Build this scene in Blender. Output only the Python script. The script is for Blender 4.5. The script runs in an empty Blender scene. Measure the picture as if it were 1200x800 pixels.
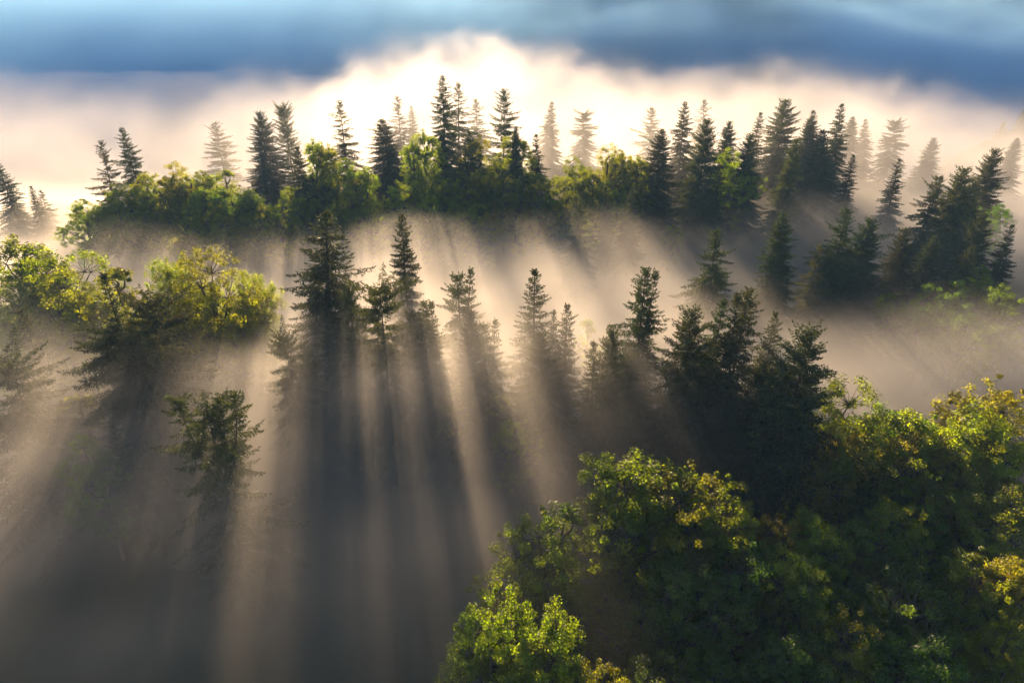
import bpy, math, random
import numpy as np
from mathutils import Vector, Matrix

S = bpy.context.scene
C = S.collection
R = math.radians

# ------------------------------------------------------------------ camera
F_PX = 760.0                      # focal length in pixels of the 1200 x 800 photograph
PITCH = 24.5                      # degrees below the horizon
CAM = Vector((0.0, 0.0, 70.0))
cd = bpy.data.cameras.new('camera')
cd.sensor_width = 36.0
cd.lens = F_PX / 1200.0 * 36.0
cd.clip_end = 20000.0
cam = bpy.data.objects.new('camera', cd)
C.objects.link(cam)
cam.location = CAM
cam.rotation_euler = (R(90.0 - PITCH), 0, 0)
S.camera = cam

def ray(px, py):
    """direction in the world through a pixel of the photograph"""
    a, b = (px - 600.0), (400.0 - py)
    p = R(PITCH)
    return Vector((a, F_PX * math.cos(p) + b * math.sin(p), b * math.cos(p) - F_PX * math.sin(p))).normalized()

# ------------------------------------------------------------------ sky and sun
SUN = ray(388, -265)              # the shafts of light fan out from here, above the picture
el = math.asin(SUN.z)
az = math.atan2(SUN.x, SUN.y)
w = bpy.data.worlds.new('World'); S.world = w
w.use_nodes = True
nt = w.node_tree
sky = nt.nodes.new('ShaderNodeTexSky'); sky.sky_type = 'NISHITA'; sky.sun_disc = False
sky.sun_elevation = el; sky.sun_rotation = az
sky.altitude = 0.0; sky.air_density = 0.75; sky.dust_density = 1.0; sky.ozone_density = 3.0
nt.links.new(sky.outputs['Color'], nt.nodes['Background'].inputs['Color'])
nt.nodes['Background'].inputs['Strength'].default_value = 0.05
ld = bpy.data.lights.new('sun', 'SUN')
ld.energy = 5.0; ld.angle = R(0.5); ld.color = (1.0, 0.71, 0.44)
sun = bpy.data.objects.new('sun', ld); C.objects.link(sun)
sun.rotation_euler = SUN.to_track_quat('Z', 'Y').to_euler()
sun.location = (0, 0, 150)

S.view_settings.view_transform = 'Standard'
S.view_settings.look = 'None'
S.view_settings.exposure = 2.05
S.view_settings.gamma = 1.0
S.view_settings.use_curve_mapping = False
cy = S.cycles
S.render.engine = 'CYCLES'
cy.use_denoising = True
cy.use_adaptive_sampling = True
cy.adaptive_threshold = 0.02
cy.max_bounces = 6; cy.diffuse_bounces = 3; cy.glossy_bounces = 1
cy.transmission_bounces = 4; cy.volume_bounces = 3
cy.volume_step_rate = 2.0
cy.volume_max_steps = 256
cy.transparent_max_bounces = 128
cy.sample_clamp_indirect = 4.0

# ------------------------------------------------------------------ terrain
def ground(x, y):
    g = 16.0 + 8.0 / (1.0 + np.exp(-(y - 62.0) / 9.0))
    g = g + 15.0 / (1.0 + np.exp(-(y - 138.0) / 13.0)) * np.exp(-((x - 25.0) / 150.0) ** 2)
    g = g - 75.0 / (1.0 + np.exp(-(y - 255.0) / 16.0))
    return g

def ground_far(x, y):
    g = ground(x, y)
    crest = 252.0 + 14.0 * np.sin(x / 260.0 + 1.0) + 6.0 * np.sin(x / 71.0) + 0.03 * x + 16.0 * np.exp(-((x + 420.0) / 200.0) ** 2)
    g = g + crest / (1.0 + np.exp(-(y - 720.0) / 75.0))
    g = g - 260.0 / (1.0 + np.exp(-(y - 1700.0) / 200.0))
    g = g + 76.0 * np.exp(-((x - 320.0) / 85.0) ** 2 - ((y - 395.0) / 70.0) ** 2)      # a wooded spur across the valley
    g = g + 1.0 * np.sin(x / 9.0) * np.cos(y / 11.0)*np.exp(-(np.abs(y)/400)**2)
    return g

def mesh_np(name, verts, faces_quads=None, tris=None, smooth=False):
    me = bpy.data.meshes.new(name)
    nv = len(verts)
    me.vertices.add(nv)
    me.vertices.foreach_set('co', np.asarray(verts, dtype=np.float32).ravel())
    loops, starts = [], []
    n = 0
    for arr, k in ((faces_quads, 4), (tris, 3)):
        if arr is None or len(arr) == 0: continue
        arr = np.asarray(arr, dtype=np.int32)
        loops.append(arr.ravel())
        starts.append(n + np.arange(len(arr), dtype=np.int32) * k)
        n += arr.size
    loops = np.concatenate(loops); starts = np.concatenate(starts)
    me.loops.add(len(loops)); me.loops.foreach_set('vertex_index', loops)
    me.polygons.add(len(starts)); me.polygons.foreach_set('loop_start', starts)
    me.update(calc_edges=True)
    if smooth:
        me.polygons.foreach_set('use_smooth', np.ones(len(starts), dtype=bool))
    return me

BOX_FACES = [(0, 2, 3, 1), (4, 5, 7, 6), (0, 1, 5, 4), (2, 6, 7, 3), (0, 4, 6, 2), (1, 3, 7, 5)]   # a closed box, normals outward
def link(name, data, parent=None, mat=None):
    o = bpy.data.objects.new(name, data); C.objects.link(o)
    if parent is not None: o.parent = parent
    if mat is not None and len(data.materials) == 0: data.materials.append(mat)
    return o

# ------------------------------------------------------------------ materials
def new_mat(name):
    m = bpy.data.materials.new(name); m.use_nodes = True
    m.node_tree.nodes.clear()
    return m, m.node_tree.nodes, m.node_tree.links

def leaf_material(name, base, trans, tfac, gloss):
    """foliage: diffuse + light passing through the blade; per-tree tint from the object colour, per-leaf variation from an attribute"""
    m, N, L = new_mat(name)
    out = N.new('ShaderNodeOutputMaterial')
    at = N.new('ShaderNodeAttribute'); at.attribute_name = 'var'
    oi = N.new('ShaderNodeObjectInfo')
    hsv = N.new('ShaderNodeHueSaturation')
    mp = N.new('ShaderNodeMapRange'); mp.inputs['To Min'].default_value = 0.55; mp.inputs['To Max'].default_value = 1.45
    L.new(at.outputs['Fac'], mp.inputs['Value'])
    mh = N.new('ShaderNodeMapRange'); mh.inputs['To Min'].default_value = 0.485; mh.inputs['To Max'].default_value = 0.515
    L.new(at.outputs['Fac'], mh.inputs['Value'])
    L.new(mp.outputs[0], hsv.inputs['Value']); L.new(mh.outputs[0], hsv.inputs['Hue'])
    L.new(oi.outputs['Color'], hsv.inputs['Color'])
    def tint(col):
        mx = N.new('ShaderNodeMix'); mx.data_type = 'RGBA'; mx.blend_type = 'MULTIPLY'
        mx.inputs['Factor'].default_value = 1.0
        L.new(hsv.outputs[0], mx.inputs['A']); mx.inputs['B'].default_value = (*col, 1)
        return mx.outputs['Result']
    d = N.new('ShaderNodeBsdfDiffuse'); L.new(tint(base), d.inputs['Color'])
    t = N.new('ShaderNodeBsdfTranslucent'); L.new(tint(trans), t.inputs['Color'])
    mx = N.new('ShaderNodeMixShader'); mx.inputs[0].default_value = tfac
    L.new(d.outputs[0], mx.inputs[1]); L.new(t.outputs[0], mx.inputs[2])
    g = N.new('ShaderNodeBsdfGlossy'); g.inputs['Roughness'].default_value = 0.45
    g.inputs['Color'].default_value = (0.9, 0.9, 0.85, 1)
    m2 = N.new('ShaderNodeMixShader'); m2.inputs[0].default_value = gloss
    L.new(mx.outputs[0], m2.inputs[1]); L.new(g.outputs[0], m2.inputs[2])
    L.new(m2.outputs[0], out.inputs['Surface'])
    return m

M_LEAF = leaf_material('broad_leaf', (0.52, 0.56, 0.25), (3.7, 4.2, 0.25), 0.68, 0.02)
M_NEEDLE = leaf_material('needles', (1.15, 1.15, 1.0), (2.0, 1.9, 0.6), 0.35, 0.02)

def bark_material():
    m, N, L = new_mat('bark')
    out = N.new('ShaderNodeOutputMaterial'); b = N.new('ShaderNodeBsdfDiffuse')
    nz = N.new('ShaderNodeTexNoise'); nz.inputs['Scale'].default_value = 6; nz.inputs['Detail'].default_value = 4
    tc = N.new('ShaderNodeTexCoord'); L.new(tc.outputs['Object'], nz.inputs['Vector'])
    cr = N.new('ShaderNodeValToRGB')
    cr.color_ramp.elements[0].color = (0.035, 0.026, 0.02, 1); cr.color_ramp.elements[1].color = (0.13, 0.1, 0.08, 1)
    L.new(nz.outputs['Fac'], cr.inputs[0]); L.new(cr.outputs[0], b.inputs['Color'])
    L.new(b.outputs[0], out.inputs['Surface'])
    return m
M_BARK = bark_material()

def ground_material():
    m, N, L = new_mat('forest_floor')
    out = N.new('ShaderNodeOutputMaterial'); b = N.new('ShaderNodeBsdfDiffuse')
    tc = N.new('ShaderNodeTexCoord')
    nz = N.new('ShaderNodeTexNoise'); nz.inputs['Scale'].default_value = 0.25; nz.inputs['Detail'].default_value = 8
    L.new(tc.outputs['Object'], nz.inputs['Vector'])
    cr = N.new('ShaderNodeValToRGB')
    cr.color_ramp.elements[0].color = (0.02, 0.018, 0.012, 1); cr.color_ramp.elements[1].color = (0.035, 0.045, 0.018, 1)
    L.new(nz.outputs['Fac'], cr.inputs[0]); L.new(cr.outputs[0], b.inputs['Color'])
    L.new(b.outputs[0], out.inputs['Surface'])
    return m

# ------------------------------------------------------------------ ground sheet
xs = np.concatenate([np.linspace(-3000, -320, 28), np.linspace(-300, 300, 121), np.linspace(320, 3000, 28)])
ys = np.concatenate([np.linspace(-400, -20, 12), np.linspace(-10, 420, 144), np.linspace(440, 1300, 60), np.linspace(1400, 6000, 16)])
X, Y = np.meshgrid(xs, ys)
V = np.stack([X, Y, ground_far(X, Y)], -1).reshape(-1, 3)
nx, ny = len(xs), len(ys)
I, J = np.meshgrid(np.arange(nx - 1), np.arange(ny - 1))
a = (J * nx + I).ravel()
Q = np.stack([a, a + 1, a + 1 + nx, a + nx], -1)
terrain = link('terrain', mesh_np('terrain', V, Q, smooth=True), mat=ground_material())
terrain['kind'] = 'structure'; terrain['label'] = 'dark forest floor of the hillside and the mountain beyond'

# ------------------------------------------------------------------ foliage geometry
def blades_mesh(name, P, D, Wd, var, base=0.45):
    """rhombic blades: base point P, length vector D, half-width vector Wd"""
    n = len(P)
    V = np.empty((n, 4, 3), dtype=np.float32)
    V[:, 0] = P; V[:, 1] = P + D * base + Wd; V[:, 2] = P + D; V[:, 3] = P + D * base - Wd
    Q = np.arange(n * 4, dtype=np.int32).reshape(n, 4)
    me = mesh_np(name, V.reshape(-1, 3), Q)
    at = me.attributes.new('var', 'FLOAT', 'FACE')
    at.data.foreach_set('value', np.asarray(var, dtype=np.float32))
    return me

def tube(V, Q, pts, rad, sides=6):
    """append a tapered tube to the lists of vertices and faces"""
    pts = np.asarray(pts, float); n = len(pts)
    base = sum(len(v) for v in V)
    rings = []
    for i in range(n):
        t = pts[min(i + 1, n - 1)] - pts[max(i - 1, 0)]
        t = t / (np.linalg.norm(t) + 1e-9)
        u = np.cross(t, (0.31, 0.87, 0.38)); u /= np.linalg.norm(u) + 1e-9
        v = np.cross(t, u)
        an = np.arange(sides) * 2 * np.pi / sides
        rings.append(pts[i] + rad[i] * (np.cos(an)[:, None] * u + np.sin(an)[:, None] * v))
    V.append(np.concatenate(rings))
    k = np.arange(sides); k2 = (k + 1) % sides
    for i in range(n - 1):
        Q.append(np.stack([base + i * sides + k, base + i * sides + k2, base + (i + 1) * sides + k2, base + (i + 1) * sides + k], -1))

def norm(v):
    return v / (np.linalg.norm(v, axis=-1, keepdims=True) + 1e-9)

class Spruce:
    """builds trunk and crown meshes of one spruce of height H"""
    def __init__(s, H=26.0, Rb=4.0, seed=1, power=0.8, whorl=0.5, per=6, hang=0.5, droop=0.35, up0=40, up1=-8,
                 tops=((0, 0, 1.0),), skirt=1.0, gap=0.0, ragged=0.25, bare=0.0, topR=0.0, col=None, tw=0.15):
        s.rng = np.random.default_rng(seed)
        s.TV, s.TQ = [], []
        s.P, s.D, s.W, s.var = [], [], [], []
        r = s.rng
        lean = r.normal(0, 0.25, 2)
        main = None
        for k, (ox, oy, hf) in enumerate(tops):
            h = H * hf
            if k == 0:
                z = np.linspace(0, h, 9)
                pts = np.stack([lean[0] * (z / H) ** 2 + ox * (z / H) ** 3, lean[1] * (z / H) ** 2 + oy * (z / H) ** 3, z], -1)
                rad = 0.012 * H * (1 - z / h) ** 0.8 + 0.02
                main = (pts, h)
                z0, z1 = h * 0.06, h
            else:                                         # an extra leader that bends up from the main stem
                zb = H * 0.60
                t = np.linspace(0, 1, 6)
                pts = np.stack([ox * t ** 0.5, oy * t ** 0.5, zb + (h - zb) * t], -1)
                rad = 0.006 * H * (1 - t) + 0.02
                z0, z1 = zb + 0.25 * (h - zb), h
            tube(s.TV, s.TQ, pts, rad, 7)
            s.branches(pts, z0, z1, h, H, Rb if k == 0 else Rb * 0.4, r, power, whorl, per, hang, droop, up0, up1, skirt, gap, ragged, bare,
                       topR, col, tw, k)
    def branches(s, pts, z0, z1, h, H, Rb, r, power, whorl, per, hang, droop, up0, up1, skirt, gap, ragged, bare, topR, col, tw, k):
        z = z1 - 0.25
        azi = r.uniform(0, 6.28)
        # leader spike
        s.sprays(np.array([[np.interp(z1 - 0.9, pts[:, 2], pts[:, 0]), np.interp(z1 - 0.9, pts[:, 2], pts[:, 1]), z1 - 0.9]] * 10),
                 norm(np.concatenate([r.normal(0, 0.35, (10, 2)), np.ones((10, 1))], 1)), np.full(10, 0.9), 0.07)
        span = h - h * 0.06
        while z > z0:
            t = (h - z) / span                            # 0 at the top, 1 at the foot
            if col is not None and k == 0:                # slender top over a wide skirt
                prof = col[1] * (t / col[0]) ** 0.6 if t < col[0] else col[1] + (1 - col[1]) * min(1, (t - col[0]) / col[2])
            else:
                prof = topR + (1 - topR) * min(1.0, t / 0.85) ** power
            if t > 0.85: prof *= 1 - (t - 0.85) * 2.5 * skirt
            n = max(4, int(per * (0.7 + 0.4 * min(1, t * 2.5)) + r.uniform(-1, 1)))
            thick = 1.0
            for i in range(n):
                azi += 2.399 + r.normal(0, 0.3)
                if t > 0.12 and r.random() < gap: continue
                L = Rb * prof * (1 + r.normal(0, ragged)) * (1.0 if r.random() > 0.06 else 1.35)
                L = max(0.22, min(L, Rb * 1.5))
                zz = z + r.uniform(-0.5, 0.5) * whorl
                x0 = np.interp(zz, pts[:, 2], pts[:, 0]); y0 = np.interp(zz, pts[:, 2], pts[:, 1])
                a0 = R(up0 + (up1 - up0) * min(1, t * 1.7) ** 0.6 + r.normal(0, 7))
                dirh = np.array([math.cos(azi), math.sin(azi), 0.0])
                m = max(3, int(L / tw))
                q = np.linspace(0, 1, m)
                dr = droop * (0.4 + t)
                zc = math.tan(a0) * q - dr * q ** 2 + 0.45 * dr * q ** 4
                pth = np.array([x0, y0, zz]) + dirh * (q * L)[:, None]
                pth[:, 2] += zc * L
                side = np.array([-dirh[1], dirh[0], 0.0])
                bend = r.normal(0, 0.12) * L
                pth += side * (bend * q ** 2)[:, None]
                ii = np.unique(np.linspace(0, m - 1, 4).astype(int))
                if L > 0.8:
                    tube(s.TV, s.TQ, pth[ii], 0.011 * L ** 0.8 * (1 - 0.85 * q[ii]) + 0.006, 4)
                keep = (q > 0.12 + bare * t) & (r.random(m) > 0.05)
                p = pth[keep]; qq = q[keep]
                if len(p) == 0: continue
                tang = norm(np.gradient(pth, axis=0))[keep]
                ln = (0.22 + 0.30 * L * (1 - qq) ** 0.7 * np.minimum(1, qq * 4)) * r.uniform(0.6, 1.25, len(p))
                ln = np.minimum(ln, 1.15)
                for sg in (-1, 1):
                    d = norm(tang * r.uniform(0.35, 0.9, (len(p), 1)) + side * sg + r.normal(0, 0.15, (len(p), 3)) + np.array([0, 0, -1.0]) * hang * r.uniform(0.3, 1.3, (len(p), 1)))
                    s.sprays(p + r.normal(0, 0.03, p.shape), d, ln, 0.06)
                # pieces hanging below the branch, and the end of it
                if hang > 0.25:
                    hm = r.random(len(p)) < hang
                    if hm.any():
                        d = norm(np.array([0, 0, -1.0]) + tang[hm] * 0.35 + r.normal(0, 0.2, (hm.sum(), 3)))
                        s.sprays(p[hm], d, ln[hm] * 0.8, 0.05)
                s.sprays(pth[-1:] - tang[-1:] * 0.15, tang[-1:], np.array([0.45]), 0.07)
            z -= (0.24 + (whorl - 0.24) * min(1.0, t * 5.0) * (0.7 + 0.45 * t)) * r.uniform(0.7, 1.3)
    def sprays(s, p, d, ln, wd):
        r = s.rng; n = len(p)
        side = norm(np.cross(d, r.normal(0, 1, (n, 3))))
        v = np.clip(r.normal(0.5, 0.2, n), 0, 1)
        s.P.append(p); s.D.append(d * ln[:, None]); s.W.append(side * wd); s.var.append(v)
        s2 = np.cross(d, side)
        for f in (0.25, 0.5, 0.72):
            sg = np.where(r.random(n) < 0.5, -1.0, 1.0)[:, None]
            ax = np.where(r.random((n, 1)) < 0.6, side, s2)
            dd = norm(d * 0.8 + ax * sg + r.normal(0, 0.2, (n, 3)))
            s.P.append(p + d * (ln * f)[:, None]); s.D.append(dd * (ln * 0.42)[:, None])
            s.W.append(norm(np.cross(dd, r.normal(0, 1, (n, 3)))) * wd * 0.75); s.var.append(np.clip(v + r.normal(0.05, 0.1, n), 0, 1))
    def meshes(s, name):
        cr = blades_mesh(name + '_crown', np.concatenate(s.P), np.concatenate(s.D), np.concatenate(s.W), np.concatenate(s.var))
        tk = mesh_np(name + '_trunk', np.concatenate(s.TV), np.concatenate(s.TQ), smooth=True)
        cr.materials.append(M_NEEDLE); tk.materials.append(M_BARK)
        return tk, cr

class Broadleaf:
    """builds trunk-with-limbs and crown meshes of one broad-leaved tree"""
    def __init__(s, H=22.0, Rc=5.5, seed=1, lobes=11, clumps=220, leaves=130, leaf=0.2, crownbase=0.06, clump=0.75, upright=0.0, flat=0.8, wisp=0.15):
        r = np.random.default_rng(seed)
        TV, TQ = [], []
        zc0, zc1 = H * crownbase, H
        cz = (zc0 + zc1) / 2; rz = (zc1 - zc0) / 2
        # lobes on and inside the crown's ellipsoid
        LC, LR = [], []
        for i in range(lobes):
            u = r.uniform(-0.9, 1.0); ph = i * 2.399 + r.normal(0, 0.4)
            k = math.sqrt(max(0, 1 - u * u)); f = r.uniform(0.42, 0.85)
            wide = 1 - 0.35 * upright * max(0, u)
            LC.append([k * math.cos(ph) * Rc * f * wide, k * math.sin(ph) * Rc * f * wide, cz + u * rz * r.uniform(0.6, 0.8)])
            LR.append(Rc * r.uniform(0.24, 0.42))
        LC.append([0, 0, cz + 0.1 * rz]); LR.append(Rc * 0.45)
        LC = np.array(LC); LR = np.array(LR)
        # trunk
        bend = r.normal(0, 0.4, 2)
        z = np.linspace(0, cz + 0.5 * rz, 8)
        tp = np.stack([bend[0] * np.sin(z / H * 3), bend[1] * np.sin(z / H * 2.5), z], -1)
        tube(TV, TQ, tp, 0.016 * H * (1 - 0.8 * z / z[-1]) + 0.03, 8)
        # clumps on the lobes' outsides
        CC, CL = [], []
        tries = 0
        while len(CC) < clumps and tries < clumps * 30:
            tries += 1
            i = r.integers(len(LC))
            d = r.normal(0, 1, 3); d[2] = d[2] * 0.9 + 0.35; d /= np.linalg.norm(d)
            p = LC[i] + d * LR[i] * np.array([1, 1, 1.1]) * r.uniform(0.8, 1.08 + wisp)
            if (np.linalg.norm((p - LC) / LR[:, None], axis=1) < 0.62).any(): continue
            if p[2] < H * 0.07: continue
            CC.append(p); CL.append(i)
        CC = np.array(CC); CL = np.array(CL)
        for i in range(len(LC)):
            zt = min(tp[-1, 2], max(H * 0.18, LC[i, 2] - 0.7 * Rc))
            b = np.array([np.interp(zt, tp[:, 2], tp[:, 0]), np.interp(zt, tp[:, 2], tp[:, 1]), zt])
            mid = b * 0.45 + LC[i] * 0.55 + r.normal(0, 0.3, 3)
            tube(TV, TQ, [b, mid, LC[i]], [0.006 * H + 0.03, 0.004 * H + 0.02, 0.04], 6)
            for c in CC[CL == i]:
                m2 = LC[i] * 0.5 + c * 0.5 + r.normal(0, 0.15, 3)
                tube(TV, TQ, [LC[i], m2, c], [0.035, 0.022, 0.008], 4)
        # leaves
        n = len(CC) * leaves
        ci = np.repeat(np.arange(len(CC)), leaves)
        size = clump * r.uniform(0.45, 1.35, len(CC))
        d = norm(r.normal(0, 1, (n, 3)))
        rad = r.random(n) ** 0.45
        off = d * (rad * size[ci])[:, None] * np.array([1, 1, flat])
        P = CC[ci] + off
        out = norm(CC - LC[CL])
        nrm = norm(d * 0.5 + out[ci] * 0.6 + np.array([0, 0, 0.7]) + r.normal(0, 0.55, (n, 3)))
        t = norm(np.cross(nrm, r.normal(0, 1, (n, 3))))
        t[:, 2] -= 0.25; t = norm(t)
        sd = norm(np.cross(nrm, t))
        ls = leaf * r.uniform(0.6, 1.3, n)
        cv = r.normal(0.5, 0.14, len(CC))
        var = np.clip(cv[ci] + r.normal(0, 0.14, n), 0, 1)
        s.crown = (P - t * ls[:, None] * 0.5, t * ls[:, None], sd * (ls * 0.42)[:, None], var)
        s.tr = (np.concatenate(TV), np.concatenate(TQ))
    def meshes(s, name):
        cr = blades_mesh(name + '_crown', *s.crown, base=0.5)
        tk = mesh_np(name + '_trunk', *s.tr, smooth=True)
        cr.materials.append(M_LEAF); tk.materials.append(M_BARK)
        return tk, cr

PROTO = {}
def proto(key, obj, H, kind): PROTO[key] = (*obj.meshes(key), H, kind)
# spruces, all of them 26 m as built
proto('spire', Spruce(Rb=5.4, seed=3, power=0.78, hang=0.7, droop=0.42, ragged=0.16), 26, 's')
proto('spire_b', Spruce(Rb=5.0, seed=14, power=0.68, hang=0.6, droop=0.4, ragged=0.22, gap=0.05), 26, 's')
proto('dense', Spruce(Rb=5.4, seed=5, power=0.62, hang=0.55, droop=0.3, ragged=0.18, per=8, whorl=0.45), 26, 's')
proto('dense_b', Spruce(Rb=5.8, seed=25, power=0.58, hang=0.5, droop=0.25, ragged=0.28, per=8, up0=50, up1=0), 26, 's')
proto('open', Spruce(Rb=5.2, seed=7, power=0.66, hang=0.35, droop=0.3, ragged=0.3, per=5, whorl=0.7, gap=0.12, up1=-5), 26, 's')
proto('open_b', Spruce(Rb=6.2, seed=8, power=0.58, hang=0.35, droop=0.2, ragged=0.35, per=5, whorl=0.8, gap=0.18, up1=2), 26, 's')
proto('broad', Spruce(Rb=5.6, seed=9, power=0.42, hang=0.95, droop=0.45, ragged=0.4, per=6, whorl=0.65, gap=0.1, topR=0.18), 26, 's')
proto('broken', Spruce(Rb=5.6, seed=11, power=0.45, hang=0.95, droop=0.42, ragged=0.45, per=4, whorl=0.85, gap=0.15, up0=30, up1=-4, topR=0.2,
      tops=((0, 0, 0.93), (-3.0, 0.5, 1.0), (3.6, -0.4, 1.02), (1.2, 1.8, 0.97))), 26, 's')
proto('twin', Spruce(Rb=5.4, seed=12, power=0.66, hang=0.6, droop=0.35, ragged=0.3, per=6, tops=((-0.4, 0, 1.0), (1.1, 0.3, 0.99))), 26, 's')
proto('fork', Spruce(Rb=5.2, seed=13, power=0.55, hang=0.5, droop=0.3, ragged=0.35, per=5, gap=0.1, tops=((-0.9, 0, 0.98), (1.7, 0.3, 1.0))), 26, 's')
proto('skirt', Spruce(Rb=5.8, seed=15, hang=0.95, droop=0.5, ragged=0.3, per=6, up1=4, col=(0.20, 0.12, 0.12)), 26, 's')
proto('young', Spruce(Rb=4.2, seed=17, power=0.72, hang=0.35, droop=0.25, ragged=0.2, per=6, whorl=0.5, up1=-4), 26, 's')
proto('clump_top', Spruce(Rb=5.2, seed=19, power=0.5, hang=0.7, droop=0.35, ragged=0.4, per=6, topR=0.22, gap=0.08, col=(0.14, 0.28, 0.35)), 26, 's')
proto('pine', Spruce(Rb=3.4, seed=21, power=0.35, hang=0.2, droop=0.1, ragged=0.35, per=7, whorl=0.55, gap=0.2, up0=45, up1=15, topR=0.3), 26, 's')
# broad-leaved trees, 22 m as built
proto('maple', Broadleaf(seed=2, Rc=5.6, lobes=14, clumps=460, leaves=140, leaf=0.16, clump=0.6, wisp=0.32), 22, 'd')
proto('maple_b', Broadleaf(seed=4, Rc=5.4, lobes=12, clumps=400, leaves=140, leaf=0.16, clump=0.6, upright=0.5, wisp=0.32), 22, 'd')
proto('round', Broadleaf(seed=6, Rc=6.4, lobes=18, clumps=340, leaves=100, leaf=0.2, clump=0.75), 22, 'd')
proto('round_b', Broadleaf(seed=16, Rc=5.8, lobes=16, clumps=310, leaves=100, leaf=0.2, clump=0.75), 22, 'd')
proto('tall', Broadleaf(seed=26, Rc=4.8, lobes=15, clumps=280, leaves=70, leaf=0.25, clump=0.7, upright=0.8, wisp=0.3), 22, 'd')
proto('feathery', Broadleaf(seed=36, Rc=6.5, lobes=24, clumps=640, leaves=100, leaf=0.16, clump=0.6, flat=1.3, wisp=0.35), 22, 'd')
proto('slim', Broadleaf(seed=46, Rc=2.6, lobes=8, clumps=90, leaves=80, leaf=0.24, clump=0.6, upright=0.6, wisp=0.4), 22, 'd')

prng = random.Random(5)
def top_on_ray(px, py, h):
    """where on the ground a tree of height h stands whose tip shows at that pixel"""
    d = ray(px, py)
    lo, hi = 12.0, 420.0
    best = None
    prev = None
    for k in range(1200):
        t = 14.0 + k * 0.3
        p = CAM + d * t
        f = p.z - (float(ground_far(p.x, p.y)) + h)
        if f < 0: return p.x, p.y
    return None

NAMES = {'s': 'spruce_tree', 'd': 'deciduous_tree'}
def depth_row(px, py, kind, group):
    """trees on the ridge stand in rows one behind the other; None = stand wherever a tree of that height meets the ground"""
    if kind == 's' and group in (FADE, RIDGE) and py < 235:
        if group == FADE and py < 170: return prng.uniform(176, 198)
        return prng.uniform(152, 168) if py <= 140 else prng.uniform(135, 148)
    if kind == 'd' and group == BACK and py < 250 and px > 90:
        return 143.0 - (py - 145) * 0.20 + prng.uniform(-3, 3)
    return None

def tree(key, px, py, h, label, tint, group=None, rz=None, sxy=1.0, name=None, cat=None, at=None):
    tk, cr, H, kind = PROTO[key]
    yrow = None if at else depth_row(px, py, kind, group)
    if yrow is not None:
        d = ray(px, py); p = CAM + d * (yrow / d.y)
        hh = p.z - float(ground_far(p.x, p.y))
        if 9.0 < hh < 32.0:
            at = (p.x, p.y); sxy *= min(1.25, max(1.0, h / hh)); h = hh
    if kind == 's': sxy *= 0.86
    xy = at if at else top_on_ray(px, py, h)
    if xy is None:
        return None
    x, y = xy
    root = bpy.data.objects.new(name or NAMES[kind], None); C.objects.link(root)
    root.empty_display_size = 1.0
    root.location = (x, y, float(ground_far(x, y)) - 0.15)
    root.rotation_euler = (R(prng.gauss(0, 1.6)), R(prng.gauss(0, 1.6)), prng.uniform(0, 6.28) if rz is None else rz)
    k = h / H
    root.scale = (k * sxy, k * sxy, k)
    root['label'] = label; root['category'] = cat or ('spruce' if kind == 's' else 'tree')
    if group: root['group'] = group
    o = link('trunk', tk, root); o.color = (1, 1, 1, 1)
    o = link('crown', cr, root)
    j = [prng.uniform(0.85, 1.15) for _ in range(2)]
    o.color = (tint[0] * j[0], tint[1] * j[1], tint[2], 1)
    return root

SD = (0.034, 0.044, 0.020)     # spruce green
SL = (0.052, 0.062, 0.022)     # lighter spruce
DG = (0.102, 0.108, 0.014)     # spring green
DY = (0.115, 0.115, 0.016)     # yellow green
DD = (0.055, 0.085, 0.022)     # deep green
DR = (0.11, 0.085, 0.028)      # copper

T = tree
RIDGE = 'spruces along the misty ridge'
FADE = 'spruces fading into the bright mist bank'
MID = 'spruces rising from the mist in the hollow'
NEAR = 'leafy trees on the near slope'
BACK = 'leafy trees below the ridge'
# --- spruces on the ridge, left to right
T('spire_b', 0, 190, 24, 'dim spruce half in shadow beside the pale mist on the open slope', SD, RIDGE)
T('open', 115, 164, 25, 'shorter of two open-branched spruces standing over the yellow-green tree row', SD, RIDGE)
T('spire_b', 149, 149, 26, 'taller of two open-branched spruces standing over the yellow-green tree row', SD, RIDGE)
T('open_b', 252, 142, 24, 'very faint spruce almost lost in mist behind the yellow-green tree row', SD, FADE)
T('dense_b', 304, 132, 26, 'broad dark spruce beside the sparse round-topped pine on the ridge', SD, RIDGE)
T('pine', 333, 126, 26, 'sparse round-topped pine with tufted crown beside a broad dark spruce', SL, RIDGE, name='pine_tree', cat='pine')
T('clump_top', 351, 170, 21, 'narrow ragged spruce just below the round-topped pine', SD, RIDGE)
T('skirt', 374, 185, 19, 'short spruce with thin spike top over wide hanging branches', SD, RIDGE)
T('open', 399, 118, 28, 'tall open spruce with clear outline beside bright yellow-green crowns', SD, RIDGE)
T('open', 466, 113, 27, 'slender hazy spruce tip rising behind the large dark ridge spruce', SD, FADE)
T('young', 482, 124, 25, 'small hazy spruce tip behind the bright green crowns', SD, FADE)
T('spire_b', 518, 88, 31, 'tallest ridge spruce, hazy, left of a close pair against white mist', SD, RIDGE)
T('open', 534, 97, 29, 'slightly shorter spruce of the close hazy pair against white mist', SD, RIDGE)
T('open', 560, 116, 25, 'small pale spruce between the close pair and a wide flat-branched spruce', SD, FADE)
T('open_b', 588, 105, 27, 'wide flat-branched sparse spruce with bare tip in white mist', SD, RIDGE)
T('spire', 644, 119, 26, 'pale conical spruce melting into the white mist bank', SD, FADE)
T('broad', 685, 132, 25, 'pale broad spruce with upswept branches in the bright mist bank', SD, FADE)
T('open_b', 764, 126, 25, 'pale sparse spruce with flat layered branches before the white mist', SD, FADE)
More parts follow.
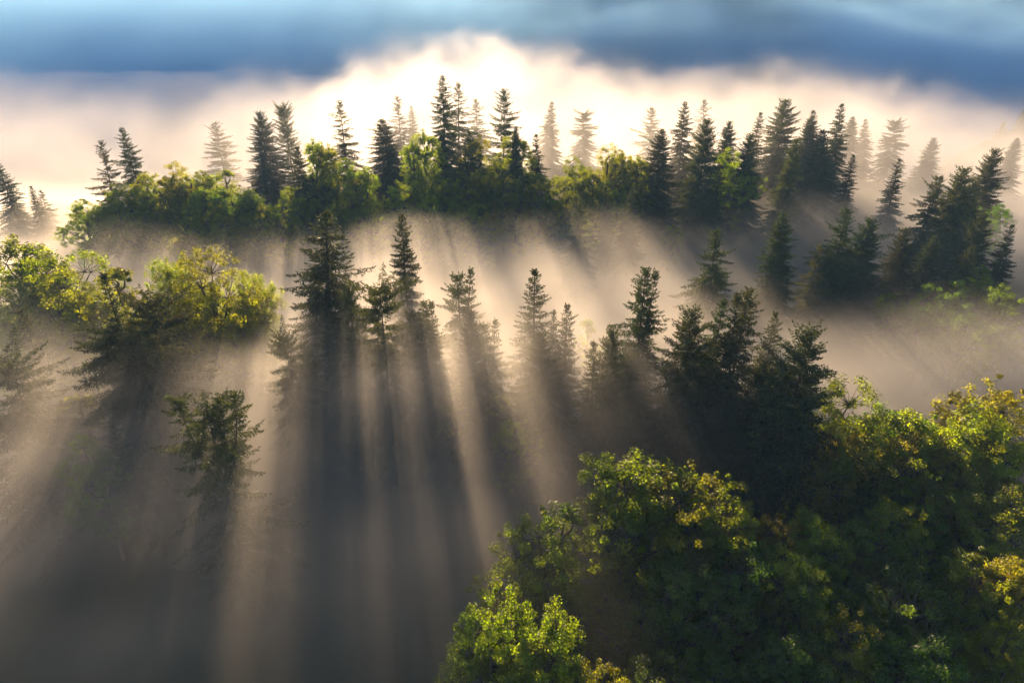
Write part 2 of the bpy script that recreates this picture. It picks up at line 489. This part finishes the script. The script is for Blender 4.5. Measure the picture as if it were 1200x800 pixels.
T('spire_b', 804, 119, 26, 'slim upright spruce beside a dark dense group on the ridge', SD, RIDGE)
T('open', 829, 117, 26, 'very pale spruce tip behind the dark dense ridge group', SD, FADE)
T('dense_b', 827, 141, 24, 'dense bushy dark spruce at the head of the ridge group', SD, RIDGE)
T('dense', 853, 142, 24, 'dense dark spruce with leaning tip in the ridge group', SD, RIDGE)
T('young', 888, 131, 25, 'thin pointed spruce tip behind a squat dark spruce', SD, RIDGE)
T('dense_b', 881, 158, 22, 'squat dark spruce in front of a thin pointed one', SD, RIDGE)
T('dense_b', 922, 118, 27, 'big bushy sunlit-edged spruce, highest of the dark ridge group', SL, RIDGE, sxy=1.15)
T('dense', 948, 138, 24, 'small dark spruce wedged between the bushy spruce and a pointed one', SD, RIDGE)
T('spire', 960, 129, 25, 'pointed dark spruce beside the big bushy ridge spruce', SD, RIDGE)
T('spire', 989, 121, 26, 'clear pointed spruce at the end of the dark ridge group', SD, RIDGE)
T('dense', 1002, 137, 25, 'hazy spruce tucked behind the clear pointed one', SD, FADE)
T('dense', 974, 152, 22, 'dark feathery spruce in front of the pointed ridge spruces', SD, RIDGE, sxy=1.2)
T('dense_b', 928, 164, 19, 'small dark spruce at the foot of the big bushy ridge spruce', SL, RIDGE, sxy=0.8)
T('spire', 1021, 139, 26, 'pale spruce in mist beyond the end of the dark ridge group', SD, FADE)
T('broad', 1052, 143, 26, 'pale spruce with layered horizontal branches lost in thick mist', SD, FADE)
T('dense_b', 1094, 162, 24, 'faint rounded spruce crown beside the descending mist', SD, FADE)
T('young', 1000, 181, 22, 'faint thin spruce in the mist below the ridge group', SD, FADE)
T('young', 1056, 186, 22, 'faint slim spruce standing alone in the mist below the ridge', SD, FADE)
T('dense', 1192, 162, 24, 'hazy spruce at the low end of the ridge', SD, FADE)
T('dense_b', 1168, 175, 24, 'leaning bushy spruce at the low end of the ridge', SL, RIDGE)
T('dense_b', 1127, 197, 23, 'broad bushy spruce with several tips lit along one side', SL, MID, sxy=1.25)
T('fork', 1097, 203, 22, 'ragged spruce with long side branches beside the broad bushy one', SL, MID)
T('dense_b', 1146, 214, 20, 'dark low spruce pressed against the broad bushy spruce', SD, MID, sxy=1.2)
# --- the spur across the valley
SPUR = 'dark trees on the far spur'
for at, key, h, lab in (((262, 372), 'dense', 22, 'blue-shaded spruce lowest on the far spur across the valley'),
                        ((274, 380), 'dense_b', 24, 'blue-shaded bushy spruce on the shoulder of the far spur'),
                        ((288, 384), 'spire', 26, 'blue-shaded pointed spruce higher up the far spur'),
                        ((299, 392), 'dense_b', 26, 'blue-shaded wide spruce near the crest of the far spur'),
                        ((283, 366), 'round', 18, 'dark rounded crown at the foot of the spur spruces'),
                        ((250, 380), 'spire_b', 22, 'faint spruce at the outer end of the far spur')):
    T(key, 0, 0, h, lab, SD, SPUR, at=at)
# --- second rank
T('dense', 454, 139, 28, 'largest darkest ridge spruce throwing a long shadow through the mist', SD, RIDGE, sxy=1.4)
T('dense', 517, 161, 22, 'dark spruce tucked among bright green crowns on the ridge', SD, RIDGE)
T('clump_top', 544, 153, 25, 'dark spruce with crooked hooked top among green crowns', SD, RIDGE)
T('dense', 601, 149, 24, 'narrow dark cone rising out of a bright leafy crown', SD, RIDGE, sxy=0.6)
T('spire', 628, 156, 25, 'slim leaning spruce at the edge of the leafy ridge crowns', SD, RIDGE, sxy=0.85)
T('dense', 772, 152, 27, 'large dark spruce with blunt tip above smaller ones on the slope', SD, RIDGE, sxy=1.15)
T('dense_b', 755, 190, 21, 'small dense spruce nestled against the large blunt-topped one', SD, RIDGE)
T('spire', 739, 217, 20, 'lower small spruce before the large blunt-topped spruce', SD, RIDGE)
T('young', 716, 218, 18, 'thin short spruce beside the lower small spruces', SD, RIDGE)
T('fork', 680, 232, 20, 'spruce with broken top and upcurved arms in bright mist', SL, MID)
T('spire', 815, 189, 21, 'small dark spruce below the dense ridge group', SD, RIDGE, sxy=0.8)
T('young', 844, 195, 20, 'faint young spruce fading out below the dense ridge group', SD, FADE)
T('open', 48, 222, 20, 'faint small spruce in shaded mist before the yellow-green row', SD, FADE)
T('young', 35, 217, 20, 'faint thin spruce in shaded mist beside another small one', SD, FADE)
# --- middle hollow
T('spire', 363, 244, 29, 'tall spired spruce with hanging branches casting the widest dark shadow', SD, MID, rz=0.4, sxy=1.6)
T('spire_b', 470, 251, 27, 'dark pointed spruce standing alone in the bright mist below the ridge', SD, MID, sxy=0.85)
T('fork', 536, 312, 24, 'faint forked double-stemmed spruce in bright mist', SD, MID, rz=0.0)
T('young', 626, 318, 26, 'neat pointed young spruce standing free in bright mist', SD, MID, sxy=1.1)
T('young', 663, 355, 22, 'faint thin spruce beside the neat pointed young spruce', SD, MID)
T('young', 650, 366, 21, 'faint thinner spruce close behind the neat pointed young spruce', SD, MID, sxy=0.7)
T('twin', 752, 315, 26, 'twin-topped spruce with long side branches on the misty slope', SD, MID, rz=0.2)
T('clump_top', 844, 268, 23, 'blunt spruce with thin side arms where slanting rays begin', SD, MID)
T('dense', 925, 248, 23, 'regular conical spruce alone on the slope among slanting rays', SD, MID)
T('clump_top', 994, 243, 22, 'spruce with tufted narrow top behind a wide bushy one', SD, MID)
T('dense_b', 1017, 257, 20, 'wide bushy spruce in front of a tufted narrow one', SD, MID, sxy=1.2)
T('open', 960, 287, 18, 'low ragged spruce beside the wide bushy one', SL, MID)
T('dense_b', 1070, 268, 19, 'low dark bushy spruce below the several-tipped broad one', SD, MID, sxy=1.1)
T('dense', 1096, 275, 18, 'low shaded spruce at the foot of the several-tipped broad one', SD, MID, sxy=1.1)
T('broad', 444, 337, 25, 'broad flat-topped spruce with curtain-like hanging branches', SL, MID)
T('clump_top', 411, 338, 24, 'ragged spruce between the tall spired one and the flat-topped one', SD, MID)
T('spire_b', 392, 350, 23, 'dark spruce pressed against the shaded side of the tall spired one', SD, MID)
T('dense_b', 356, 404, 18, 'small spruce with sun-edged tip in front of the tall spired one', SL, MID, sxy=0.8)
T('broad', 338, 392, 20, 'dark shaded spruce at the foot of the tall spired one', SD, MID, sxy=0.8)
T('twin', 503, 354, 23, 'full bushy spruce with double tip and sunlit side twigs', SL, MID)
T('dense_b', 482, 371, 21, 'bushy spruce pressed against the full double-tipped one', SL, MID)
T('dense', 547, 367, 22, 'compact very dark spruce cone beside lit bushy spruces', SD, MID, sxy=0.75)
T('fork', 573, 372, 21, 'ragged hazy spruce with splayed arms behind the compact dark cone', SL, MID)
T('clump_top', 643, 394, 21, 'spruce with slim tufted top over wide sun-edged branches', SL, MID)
T('dense_b', 726, 384, 22, 'spruce with clumped leafy-looking head among the middle group', SL, MID, sxy=0.75)
T('young', 700, 401, 21, 'thin spruce leaning on the clumped-head spruce', SL, MID)
T('broad', 738, 415, 18, 'wide low spruce with raised arm below the clumped-head one', SD, MID)
T('dense_b', 815, 363, 24, 'dark ragged spruce with several upright tips on the shaded slope', SD, MID, sxy=1.1)
T('spire', 840, 354, 25, 'dark spruce between the many-tipped one and the crooked one', SD, MID)
T('twin', 873, 337, 27, 'crooked-topped tall dark spruce of the shaded group', SD, MID)
T('young', 908, 367, 21, 'faint young spruce in the mist behind the crooked-topped one', SD, MID)
T('dense_b', 946, 387, 27, 'massive dark spruce with stepped branches above the leafy slope', SD, MID, sxy=1.1)
T('dense', 915, 425, 21, 'dark spruce filling the gap below the massive stepped one', SD, MID)
T('dense_b', 880, 420, 20, 'shaded bushy spruce below the crooked-topped one', SD, MID)
# --- left slope
T('skirt', 125, 317, 28, 'spruce with thin column top over wide drooping skirt branches', SD, MID, rz=1.0, sxy=0.95)
T('broad', 165, 347, 26, 'dark spruce with long drooping boughs beside the column-topped one', SD, MID)
T('clump_top', 20, 362, 21, 'thin ragged spruce below the yellow crowns on the left slope', SD, MID, sxy=0.8)
T('broad', 4, 425, 22, 'spruce with long drooping dark boughs reaching into dark mist', SD, MID, sxy=1.35)
T('broken', 243, 462, 24, 'broken-topped spruce with several upcurved candelabra arms', SL, MID, rz=0.15, sxy=1.05)
T('young', 140, 492, 17, 'small faint spruce tip beside the broken-topped spruce', SL, MID)
# --- broad-leaved trees: left slope
T('round', 64, 278, 23, 'full yellow-green round tree before the shadowed spruce on the left slope', DG, BACK, sxy=1.2)
T('round_b', 24, 288, 22, 'yellow-green tree touching the full round one, partly shaded', DG, BACK, sxy=1.2)
T('tall', 5, 266, 23, 'pale hazy leafy tree against bright mist behind the round tree', DG, BACK, sxy=1.2)
T('round', 74, 324, 19, 'golden-yellow leafy tree glowing in the sun', DY, BACK, sxy=0.85)
T('round_b', 5, 344, 20, 'low golden leafy crown beside the thin ragged spruce', DY, BACK, sxy=0.8)
T('slim', 127, 286, 23, 'slender upright leafy tree between the round one and feathery one', DG, BACK, sxy=1.2)
T('feathery', 190, 290, 22, 'feathery pale-leaved tree glowing white-green with backlight', DG, BACK, sxy=0.8)
T('feathery', 236, 284, 24, 'largest feathery tree with fan of backlit branches', DG, BACK, sxy=1.2)
T('feathery', 281, 308, 20, 'low feathery tree at the edge of the dark shadow column', DG, BACK, sxy=0.75)
T('round_b', 106, 340, 18, 'yellowish leafy tree tucked behind the column-topped spruce', DY, BACK, sxy=1.2)
T('slim', 88, 438, 17, 'small sunlit sapling standing in the brown mist', DG, BACK, sxy=1.2)
T('round_b', 92, 490, 18, 'dim leafy crown beside the long drooping spruce boughs', DD, BACK, sxy=0.8)
T('slim', 182, 430, 16, 'sunlit young leafy tree below the feathery trees', DG, BACK, sxy=1.2)
for px, py, h, key, lab in [(44, 308, 22, 'round', 'leafy crown in front of the full yellow-green round tree'),
        (208, 318, 20, 'feathery', 'pale low crown in front of the feathery trees'),
        (262, 322, 19, 'feathery', 'pale crown under the largest feathery tree')]:
    T(key, px, py, h, 'yellow-green ' + lab, DG, BACK, sxy=1.1)
for px, py, h, key, lab in [(1150, 250, 20, 'dense_b', 'shaded spruce behind the dim green crowns of the misty slope'),
        (1186, 262, 20, 'spire', 'shaded pointed spruce on the dark misty slope'),
        (1130, 286, 18, 'dense', 'half-buried spruce between dim green crowns on the misty slope')]:
    T(key, px, py, h, lab, SD, MID)
for px, py, h, key, lab in [(1190, 330, 17, 'round', 'dim crown low on the dark misty slope'),
        (1060, 330, 15, 'round_b', 'dim crown under the low bushy spruces on the misty slope'),
        (1140, 365, 15, 'round', 'faint crown sinking in shaded mist above the golden canopy')]:
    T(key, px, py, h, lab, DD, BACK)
# --- broad-leaved trees: ridge
T('round', 189, 181, 20, 'bright leafy crown standing highest in the yellow-green row', DY, BACK, sxy=1.2)
T('round_b', 217, 184, 20, 'sunlit leafy crown in the middle of the yellow-green row', DG, BACK, sxy=1.2)
T('round_b', 243, 189, 19, 'rounded leafy crown near the shaded end of the yellow-green row', DG, BACK, sxy=1.2)
T('slim', 264, 182, 20, 'thin leafy tree with bare tip poking above the yellow-green row', DG, BACK, sxy=1.2)
T('round', 145, 208, 17, 'low yellow crown below the two open-branched spruces', DY, BACK, sxy=1.2)
T('round_b', 104, 218, 16, 'lowest pale crown at the misty end of the yellow-green row', DY, BACK, sxy=1.2)
T('round_b', 270, 203, 18, 'dim leafy crown in the shadow of the broad dark spruce', DD, BACK, sxy=1.2)
T('round', 325, 232, 15, 'small sunlit crown glowing above the tall spired spruce', DG, BACK, sxy=0.8)
T('tall', 362, 155, 21, 'upright yellow-green crown between pine and open spruce', DG, BACK)
T('tall', 384, 162, 20, 'pale yellow crown beside the tall open spruce', DY, BACK)
T('round_b', 410, 170, 19, 'sunny crown between the open spruce and the large dark one', DG, BACK)
T('round', 408, 203, 17, 'golden crown at the sunny foot of the large dark ridge spruce', DY, BACK, sxy=0.85)
T('tall', 497, 144, 22, 'tallest bright leafy crown on the ridge, right of the large dark spruce', DG, BACK)
T('tall', 480, 157, 20, 'bright crown squeezed against the large dark ridge spruce', DG, BACK)
T('round_b', 494, 190, 18, 'green crown in front of the tallest bright leafy crown', DG, BACK)
T('round', 512, 219, 15, 'golden rounded crown in dappled sun below the ridge', DY, BACK, sxy=0.8)
T('round_b', 494, 243, 13, 'small lime crown at the lip of the bright mist', DG, BACK, sxy=0.8)
T('tall', 563, 151, 21, 'leafy crown beside the hook-topped spruce', DG, BACK)
T('round_b', 583, 161, 20, 'wide leafy crown around the narrow dark cone', DG, BACK)
T('tall', 598, 148, 21, 'bright leaf tips enclosing the narrow dark cone', DG, BACK)
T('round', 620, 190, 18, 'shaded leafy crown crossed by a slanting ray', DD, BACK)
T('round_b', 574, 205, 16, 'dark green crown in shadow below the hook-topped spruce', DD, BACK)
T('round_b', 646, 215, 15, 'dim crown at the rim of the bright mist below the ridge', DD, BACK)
T('round', 678, 191, 17, 'soft pale leafy crown lit through the mist', DG, BACK)
T('slim', 697, 191, 18, 'slender pale tree beside the soft pale crown', DG, BACK)
T('round', 711, 162, 20, 'hazy yellow crown behind slanting rays on the ridge', DG, BACK)
T('round_b', 734, 160, 21, 'hazy yellow crown next to the large blunt-topped spruce', DG, BACK)
T('round_b', 790, 249, 14, 'small leafy crown alone in the mist by slanting rays', DG, BACK, sxy=0.7)
T('round', 864, 165, 20, 'pale leafy crown glimpsed between the dark ridge spruces', DG, BACK)
T('round_b', 1172, 226, 16, 'leafy crown below the leaning bushy spruce', DD, BACK)
T('round', 1114, 318, 16, 'dim green crown in the shade of the broad bushy spruce', DD, BACK)
T('round_b', 1097, 345, 15, 'lower dim green crown in shaded mist', DD, BACK)
T('round_b', 1160, 300, 16, 'shadowed crown on the dark misty slope', DD, BACK)
T('slim', 692, 357, 17, 'faint drooping leafy tree behind the middle spruces', DG, BACK)
T('round_b', 535, 442, 14, 'low sunlit bush-like crown under the lit bushy spruces', DG, BACK, sxy=0.8)
T('round_b', 581, 436, 14, 'small lime-lit crown beside the compact dark cone', DG, BACK, sxy=0.6)
T('round_b', 610, 470, 14, 'low crown catching light under the middle spruces', DG, BACK, sxy=0.8)
# more crowns of the leafy belt along the ridge, alike but for where they stand
fr = random.Random(8)
for px, py, lab in [(92, 232, 'outermost low crown where the leafy ridge belt sinks into mist'),
        (120, 226, 'low crown under the shorter open-branched spruce on the ridge'),
        (160, 196, 'crown tucked behind the taller open-branched spruce on the ridge'),
        (172, 214, 'lower crown in front of the highest crown of the yellow-green row'),
        (205, 205, 'crown between the two sunlit middle crowns of the yellow-green row'),
        (232, 212, 'lower crown under the rounded one near the shaded row end'),
        (255, 222, 'low front crown below the thin bare-tipped leafy tree'),
        (285, 214, 'crown at the foot of the broad dark spruce beside the pine'),
        (300, 228, 'low crown sinking into shade below the broad dark spruce'),
        (345, 205, 'crown at the foot of the narrow ragged spruce below the pine'),
        (425, 190, 'crown touching the sunny flank of the large dark ridge spruce'),
        (430, 222, 'low crown just below the sunny flank of the large dark ridge spruce'),
        (395, 226, 'low crown below the short spruce with thin spike top'),
        (470, 205, 'crown half hidden by the large dark ridge spruce'),
        (520, 196, 'crown at the foot of the spruce tucked among bright crowns'),
        (535, 226, 'low crown beside the golden rounded one in dappled sun'),
        (552, 180, 'crown at the foot of the hook-topped spruce'),
        (560, 228, 'low crown below the shaded one under the hook-topped spruce'),
        (590, 190, 'crown right below the narrow dark cone'),
        (605, 222, 'low crown below the shaded one crossed by a slanting ray'),
        (632, 205, 'crown beneath the slim leaning spruce'),
        (660, 222, 'low crown beside the spruce with broken top and upcurved arms'),
        (668, 178, 'hazy crown behind the soft pale leafy one'),
        (705, 208, 'crown in front of the slender pale tree'),
        (725, 195, 'crown between the hazy yellow ones and the small dense spruce'),
        (748, 175, 'crown at the flank of the large blunt-topped spruce')]:
    T(fr.choice(['round', 'round_b', 'tall']), px, py, 18, 'yellow-green ' + lab, fr.choice([DG, DG, DY]), BACK)
# --- broad-leaved trees: near slope
T('maple', 756, 531, 25, 'big broad leafy tree, tallest of the near slope crowns', DG, NEAR)
T('maple_b', 838, 541, 24, 'rounded leafy tree standing beside the big broad one', DG, NEAR)
T('maple_b', 872, 545, 23, 'leafy crown pressed behind the rounded one', DG, NEAR, sxy=0.8)
T('slim', 659, 560, 22, 'thin sparse tree peeping out of dark mist beside the big broad one', DD, NEAR)
T('maple_b', 655, 598, 21, 'side crown spreading into the dark mist below the big broad tree', DG, NEAR)
T('round', 610, 655, 19, 'low crown with pale outer leaves at the dark mist edge', DG, NEAR, sxy=0.8)
T('maple', 640, 694, 22, 'bright lime crown with many upright tips at the bottom of the slope', DG, NEAR, sxy=0.7)
T('maple_b', 570, 703, 22, 'lime crown nearest the open dark mist, lit on top', DG, NEAR, sxy=0.75)
T('maple_b', 700, 750, 21, 'lime crown beside the deep shade of the big broad tree', DG, NEAR, sxy=0.7)
T('maple_b', 924, 585, 20, 'copper-tinged leafy tree among green crowns', DR, NEAR, sxy=0.75)
T('maple', 950, 590, 20, 'half-shaded green tree beside the copper-tinged one', DG, NEAR, sxy=0.8)
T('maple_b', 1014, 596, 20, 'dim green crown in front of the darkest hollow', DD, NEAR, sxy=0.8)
T('maple_b', 1045, 563, 21, 'crown with one lit tuft by the darkest hollow', DG, NEAR, sxy=0.7)
T('maple', 952, 643, 21, 'green tree lit on its upper shoulder below the copper-tinged one', DG, NEAR, sxy=0.75)
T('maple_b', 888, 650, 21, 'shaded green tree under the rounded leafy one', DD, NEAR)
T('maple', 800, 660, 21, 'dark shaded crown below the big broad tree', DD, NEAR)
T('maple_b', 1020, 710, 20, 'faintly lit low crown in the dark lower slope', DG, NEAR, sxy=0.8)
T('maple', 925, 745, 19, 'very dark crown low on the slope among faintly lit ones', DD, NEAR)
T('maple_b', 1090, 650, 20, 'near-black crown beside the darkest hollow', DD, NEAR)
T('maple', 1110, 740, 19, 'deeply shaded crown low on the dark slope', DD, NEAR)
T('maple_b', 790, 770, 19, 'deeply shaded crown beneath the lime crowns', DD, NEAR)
T('round', 979, 428, 23, 'leafy crown lit behind the massive stepped spruce', DG, NEAR)
T('round_b', 1006, 465, 22, 'golden-edged crown beside the massive stepped spruce', DY, NEAR)
T('round', 1048, 465, 22, 'golden crown in the sunlit canopy beside the dark spruce', DY, NEAR)
T('round_b', 1032, 505, 18, 'yellow-green crown in the heart of the sunlit canopy', DG, NEAR)
T('slim', 1087, 452, 23, 'upright leafy tip above the golden canopy', DG, NEAR)
T('maple', 1141, 452, 23, 'wide golden crown of the sunlit canopy', DY, NEAR)
T('maple_b', 1172, 438, 24, 'highest crown of the sunlit golden canopy', DG, NEAR)
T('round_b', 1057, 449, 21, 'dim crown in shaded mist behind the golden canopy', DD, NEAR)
T('maple', 1100, 500, 21, 'golden-green crown below the wide golden one', DY, NEAR)
T('maple_b', 1160, 500, 22, 'yellow-green crown below the highest golden one', DG, NEAR)
T('maple', 1185, 548, 20, 'leafy crown with bright outer tufts below the golden canopy', DY, NEAR)
T('maple_b', 1110, 560, 19, 'half-lit crown between golden canopy and dark hollow', DG, NEAR)
T('maple_b', 1152, 626, 20, 'lit crown standing out of the deep shade', DG, NEAR, sxy=0.85)
T('maple', 1197, 645, 20, 'yellow-lit crown beside the lit one in deep shade', DY, NEAR, sxy=0.7)
T('maple_b', 1195, 715, 20, 'small bright crown low in the deep shade', DG, NEAR, sxy=0.6)


# ------------------------------------------------------------------ mist
class E:
    """small expression helper that writes geometry-node maths"""
    tree = None
    def __init__(s, v): s.v = v
    @staticmethod
    def m(op, *a):
        n = E.tree.nodes.new('ShaderNodeMath'); n.operation = op
        for i, q in enumerate(a):
            q = q.v if isinstance(q, E) else q
            if isinstance(q, (int, float)): n.inputs[i].default_value = q
            else: E.tree.links.new(q, n.inputs[i])
        return E(n.outputs[0])
    def __add__(s, o): return E.m('ADD', s, o)
    __radd__ = __add__
    def __sub__(s, o): return E.m('SUBTRACT', s, o)
    def __rsub__(s, o): return E.m('SUBTRACT', o, s)
    def __mul__(s, o): return E.m('MULTIPLY', s, o)
    __rmul__ = __mul__
    def __truediv__(s, o): return E.m('DIVIDE', s, o)
    def __rtruediv__(s, o): return E.m('DIVIDE', o, s)
def eexp(a): return E.m('EXPONENT', a)
def emax(a, b): return E.m('MAXIMUM', a, b)
def emin(a, b): return E.m('MINIMUM', a, b)
def gauss(a, c, wd):
    t = (a - c) / wd
    return eexp(0.0 - t * t)
def sstep(a, lo, hi):
    """0 below lo, 1 above hi"""
    t = E.m('DIVIDE', a - lo, (hi - lo) if not isinstance(hi - lo, E) else (hi - lo))
    t = emin(emax(t, 0.0), 1.0)
    return t * t * (3.0 - 2.0 * t)

def mist(name, lo, hi, vox, field, material, label):
    g = bpy.data.node_groups.new(name + '_density', 'GeometryNodeTree')
    g.interface.new_socket('Geometry', in_out='INPUT', socket_type='NodeSocketGeometry')
    g.interface.new_socket('Geometry', in_out='OUTPUT', socket_type='NodeSocketGeometry')
    E.tree = g
    pos = g.nodes.new('GeometryNodeInputPosition')
    sep = g.nodes.new('ShaderNodeSeparateXYZ'); g.links.new(pos.outputs[0], sep.inputs[0])
    x, y, z = (E(sep.outputs[i]) for i in range(3))
    def noise(scale, detail, sx=1.0, sy=1.0, sz=1.0, off=0.0, rough=0.5):
        cmb = g.nodes.new('ShaderNodeCombineXYZ')
        for i, (q, k) in enumerate(((x, sx), (y, sy), (z, sz))):
            g.links.new((q * k + off).v, cmb.inputs[i])
        n = g.nodes.new('ShaderNodeTexNoise'); n.inputs['Scale'].default_value = scale
        n.inputs['Detail'].default_value = detail; n.inputs['Roughness'].default_value = rough
        g.links.new(cmb.outputs[0], n.inputs['Vector'])
        return E(n.outputs[0]) - 0.5
    d = field(x, y, z, noise)
    vc = g.nodes.new('GeometryNodeVolumeCube')
    g.links.new(emax(d, 0.0).v, vc.inputs['Density'])
    vc.inputs['Min'].default_value = lo; vc.inputs['Max'].default_value = hi
    for ax, i in (('X', 0), ('Y', 1), ('Z', 2)):
        vc.inputs['Resolution ' + ax].default_value = int((hi[i] - lo[i]) / vox)
    sm = g.nodes.new('GeometryNodeSetMaterial'); sm.inputs['Material'].default_value = material
    g.links.new(vc.outputs[0], sm.inputs['Geometry'])
    out = g.nodes.new('NodeGroupOutput'); g.links.new(sm.outputs[0], out.inputs[0])
    me = bpy.data.meshes.new(name)
    c = [(lo[0] if i & 1 == 0 else hi[0], lo[1] if i & 2 == 0 else hi[1], lo[2] if i & 4 == 0 else hi[2]) for i in range(8)]
    me.from_pydata(c, [], BOX_FACES)
    me.materials.append(material)
    o = link(name, me)
    md = o.modifiers.new('density', 'NODES'); md.node_group = g
    o['kind'] = 'stuff'; o['label'] = label
    return o

def volume_material(name, color, aniso, density, attr=True):
    m, N, L = new_mat(name)
    out = N.new('ShaderNodeOutputMaterial'); v = N.new('ShaderNodeVolumePrincipled')
    v.inputs['Color'].default_value = (*color, 1); v.inputs['Anisotropy'].default_value = aniso
    v.inputs['Density'].default_value = density
    if not attr: v.inputs['Density Attribute'].default_value = ''
    L.new(v.outputs[0], out.inputs['Volume'])
    return m

M_MIST = volume_material('mist', (0.985, 0.935, 0.86), 0.60, 1.0)

def field_valley(x, y, z, noise):
    n1 = noise(0.020, 3.0, off=11.3)            # banks of about 50 m
    n2 = noise(0.088, 5.0, sx=0.8, sz=1.2, off=3.7, rough=0.6)   # wisps
    # the mist fills the hollow up to a sheet that climbs with the slope
    left = sstep(0.0 - x, 20.0, 45.0)
    top = 35.5 + 6.0 * sstep(y, 36.0, 74.0) - 8.0 * sstep(y, 108.0, 132.0) * (1.0 - 0.8 * sstep(x, 15.0, 55.0)) * (1.0 - 0.9 * sstep(0.0 - x, 78.0, 98.0)) - 8.0 * sstep(x, 18.0, 50.0) * (1.0 + 0.5 * sstep(x, 55.0, 85.0)) * sstep(y, 66.0, 88.0) * sstep(0.0 - y, -122.0, -104.0) - 3.0 * left * sstep(y, 60.0, 75.0)
    top = top + 4.5 * gauss(x, -4.0, 24.0) * gauss(y, 62.0, 17.0) + 3.8 * left * gauss(y, 50.0, 15.0)
    hh = z + n1 * 16.0 + n2 * 19.0
    d1 = 0.026 * sstep(0.0 - hh, 0.0 - top - 3.0, 0.0 - top + 6.0)
    d1 = d1 * emax(0.15, 1.0 + n1 * 2.6 + n2 * 4.2)
    d1 = d1 * sstep(y, 22.0, 48.0) * (1.0 - 0.85 * sstep(x, -4.0, 18.0) * sstep(0.0 - y, -68.0, -50.0)) * sstep(0.0 - y, -185.0, -160.0)
    # the bright bank that rises behind the ridge
    tb = 64.0 + 10.0 * gauss(x, -14.0, 30.0) - 18.0 * sstep(x, 95.0, 190.0) - 2.0 * gauss(x, -66.0, 22.0)
    n3 = noise(0.06, 7.0, sz=1.3, off=8.9, rough=0.62)
    zz = z + n1 * 16.0 + n3 * 50.0
    d2 = (0.010 + 0.005 * sstep(x, 15.0, 70.0)) * sstep(0.0 - zz, 0.0 - tb - 2.0, 0.0 - tb + 7.0) * gauss(y, 218.0, 17.0) * (0.35 + 0.65 * sstep(x, -95.0, -40.0))
    d3 = 0.0025 * (0.3 + 0.7 * sstep(x, -95.0, -45.0)) * sstep(0.0 - zz, 0.0 - tb, 0.0 - tb + 16.0) * sstep(y, 150.0, 185.0)
    br = emax(0.06, 0.62 + n1 * 3.2 + n3 * 3.0)
    d2 = d2 * br
    d3 = d3 * br
    d0 = (0.003 + 0.004 * sstep(x, -20.0, 30.0)) * sstep(0.0 - z, -62.0, -40.0) * sstep(y, 134.0, 164.0) * sstep(0.0 - y, -210.0, -175.0) * emax(0.2, 1.0 + n3 * 4.0)
    edge = emin(1.0, emax(0.0, (280.0 - y) / 25.0))
    return (d1 + (d2 + d3) + d0) * edge
mist('mist', (-200, 14, 8), (200, 284, 98), 1.35, field_valley, M_MIST, 'pale sunlit morning mist drifting between the trees')

M_FAR = volume_material('far_mist', (0.38, 0.71, 1.0), 0.2, 1.0)  # white mist tinted blue: the skylight of the shaded valley is put into its colour
def field_far(x, y, z, noise):
    n1 = noise(0.0045, 4.0, sx=0.7, sz=2.0, off=7.7)
    n2 = noise(0.022, 6.0, sx=0.8, sz=1.6, off=2.2, rough=0.62)
    d = 0.0100 * emax(0.22, 0.85 + n1 * 3.0 + n2 * 2.6 - 0.35 * sstep(x, -60.0, 200.0))
    return d * sstep(y, 425.0, 520.0) * emin(1.0, emax(0.0, (78.0 + 0.13 * (y - 300.0) + 20.0 * sstep(0.0 - x, -40.0, 140.0) - z + n2 * 40.0) / 24.0))
mist('mist', (-660, 420, -62), (660, 780, 180), 5.0, field_far, M_FAR, 'blue shaded mist hanging in the valley before the far mountain')

# still air over the whole valley: far things fade to blue
hz = bpy.data.meshes.new('haze')
lo, hi = (-3200, -450, -330), (3200, 6200, 240)
c = [(lo[0] if i & 1 == 0 else hi[0], lo[1] if i & 2 == 0 else hi[1], lo[2] if i & 4 == 0 else hi[2]) for i in range(8)]
hz.from_pydata(c, [], BOX_FACES)
hz.materials.append(volume_material('haze', (0.35, 0.65, 1.0), 0.1, 0.0002, False))
hzo = link('haze', hz)
hzo['kind'] = 'stuff'; hzo['label'] = 'bluish morning haze filling the valley'
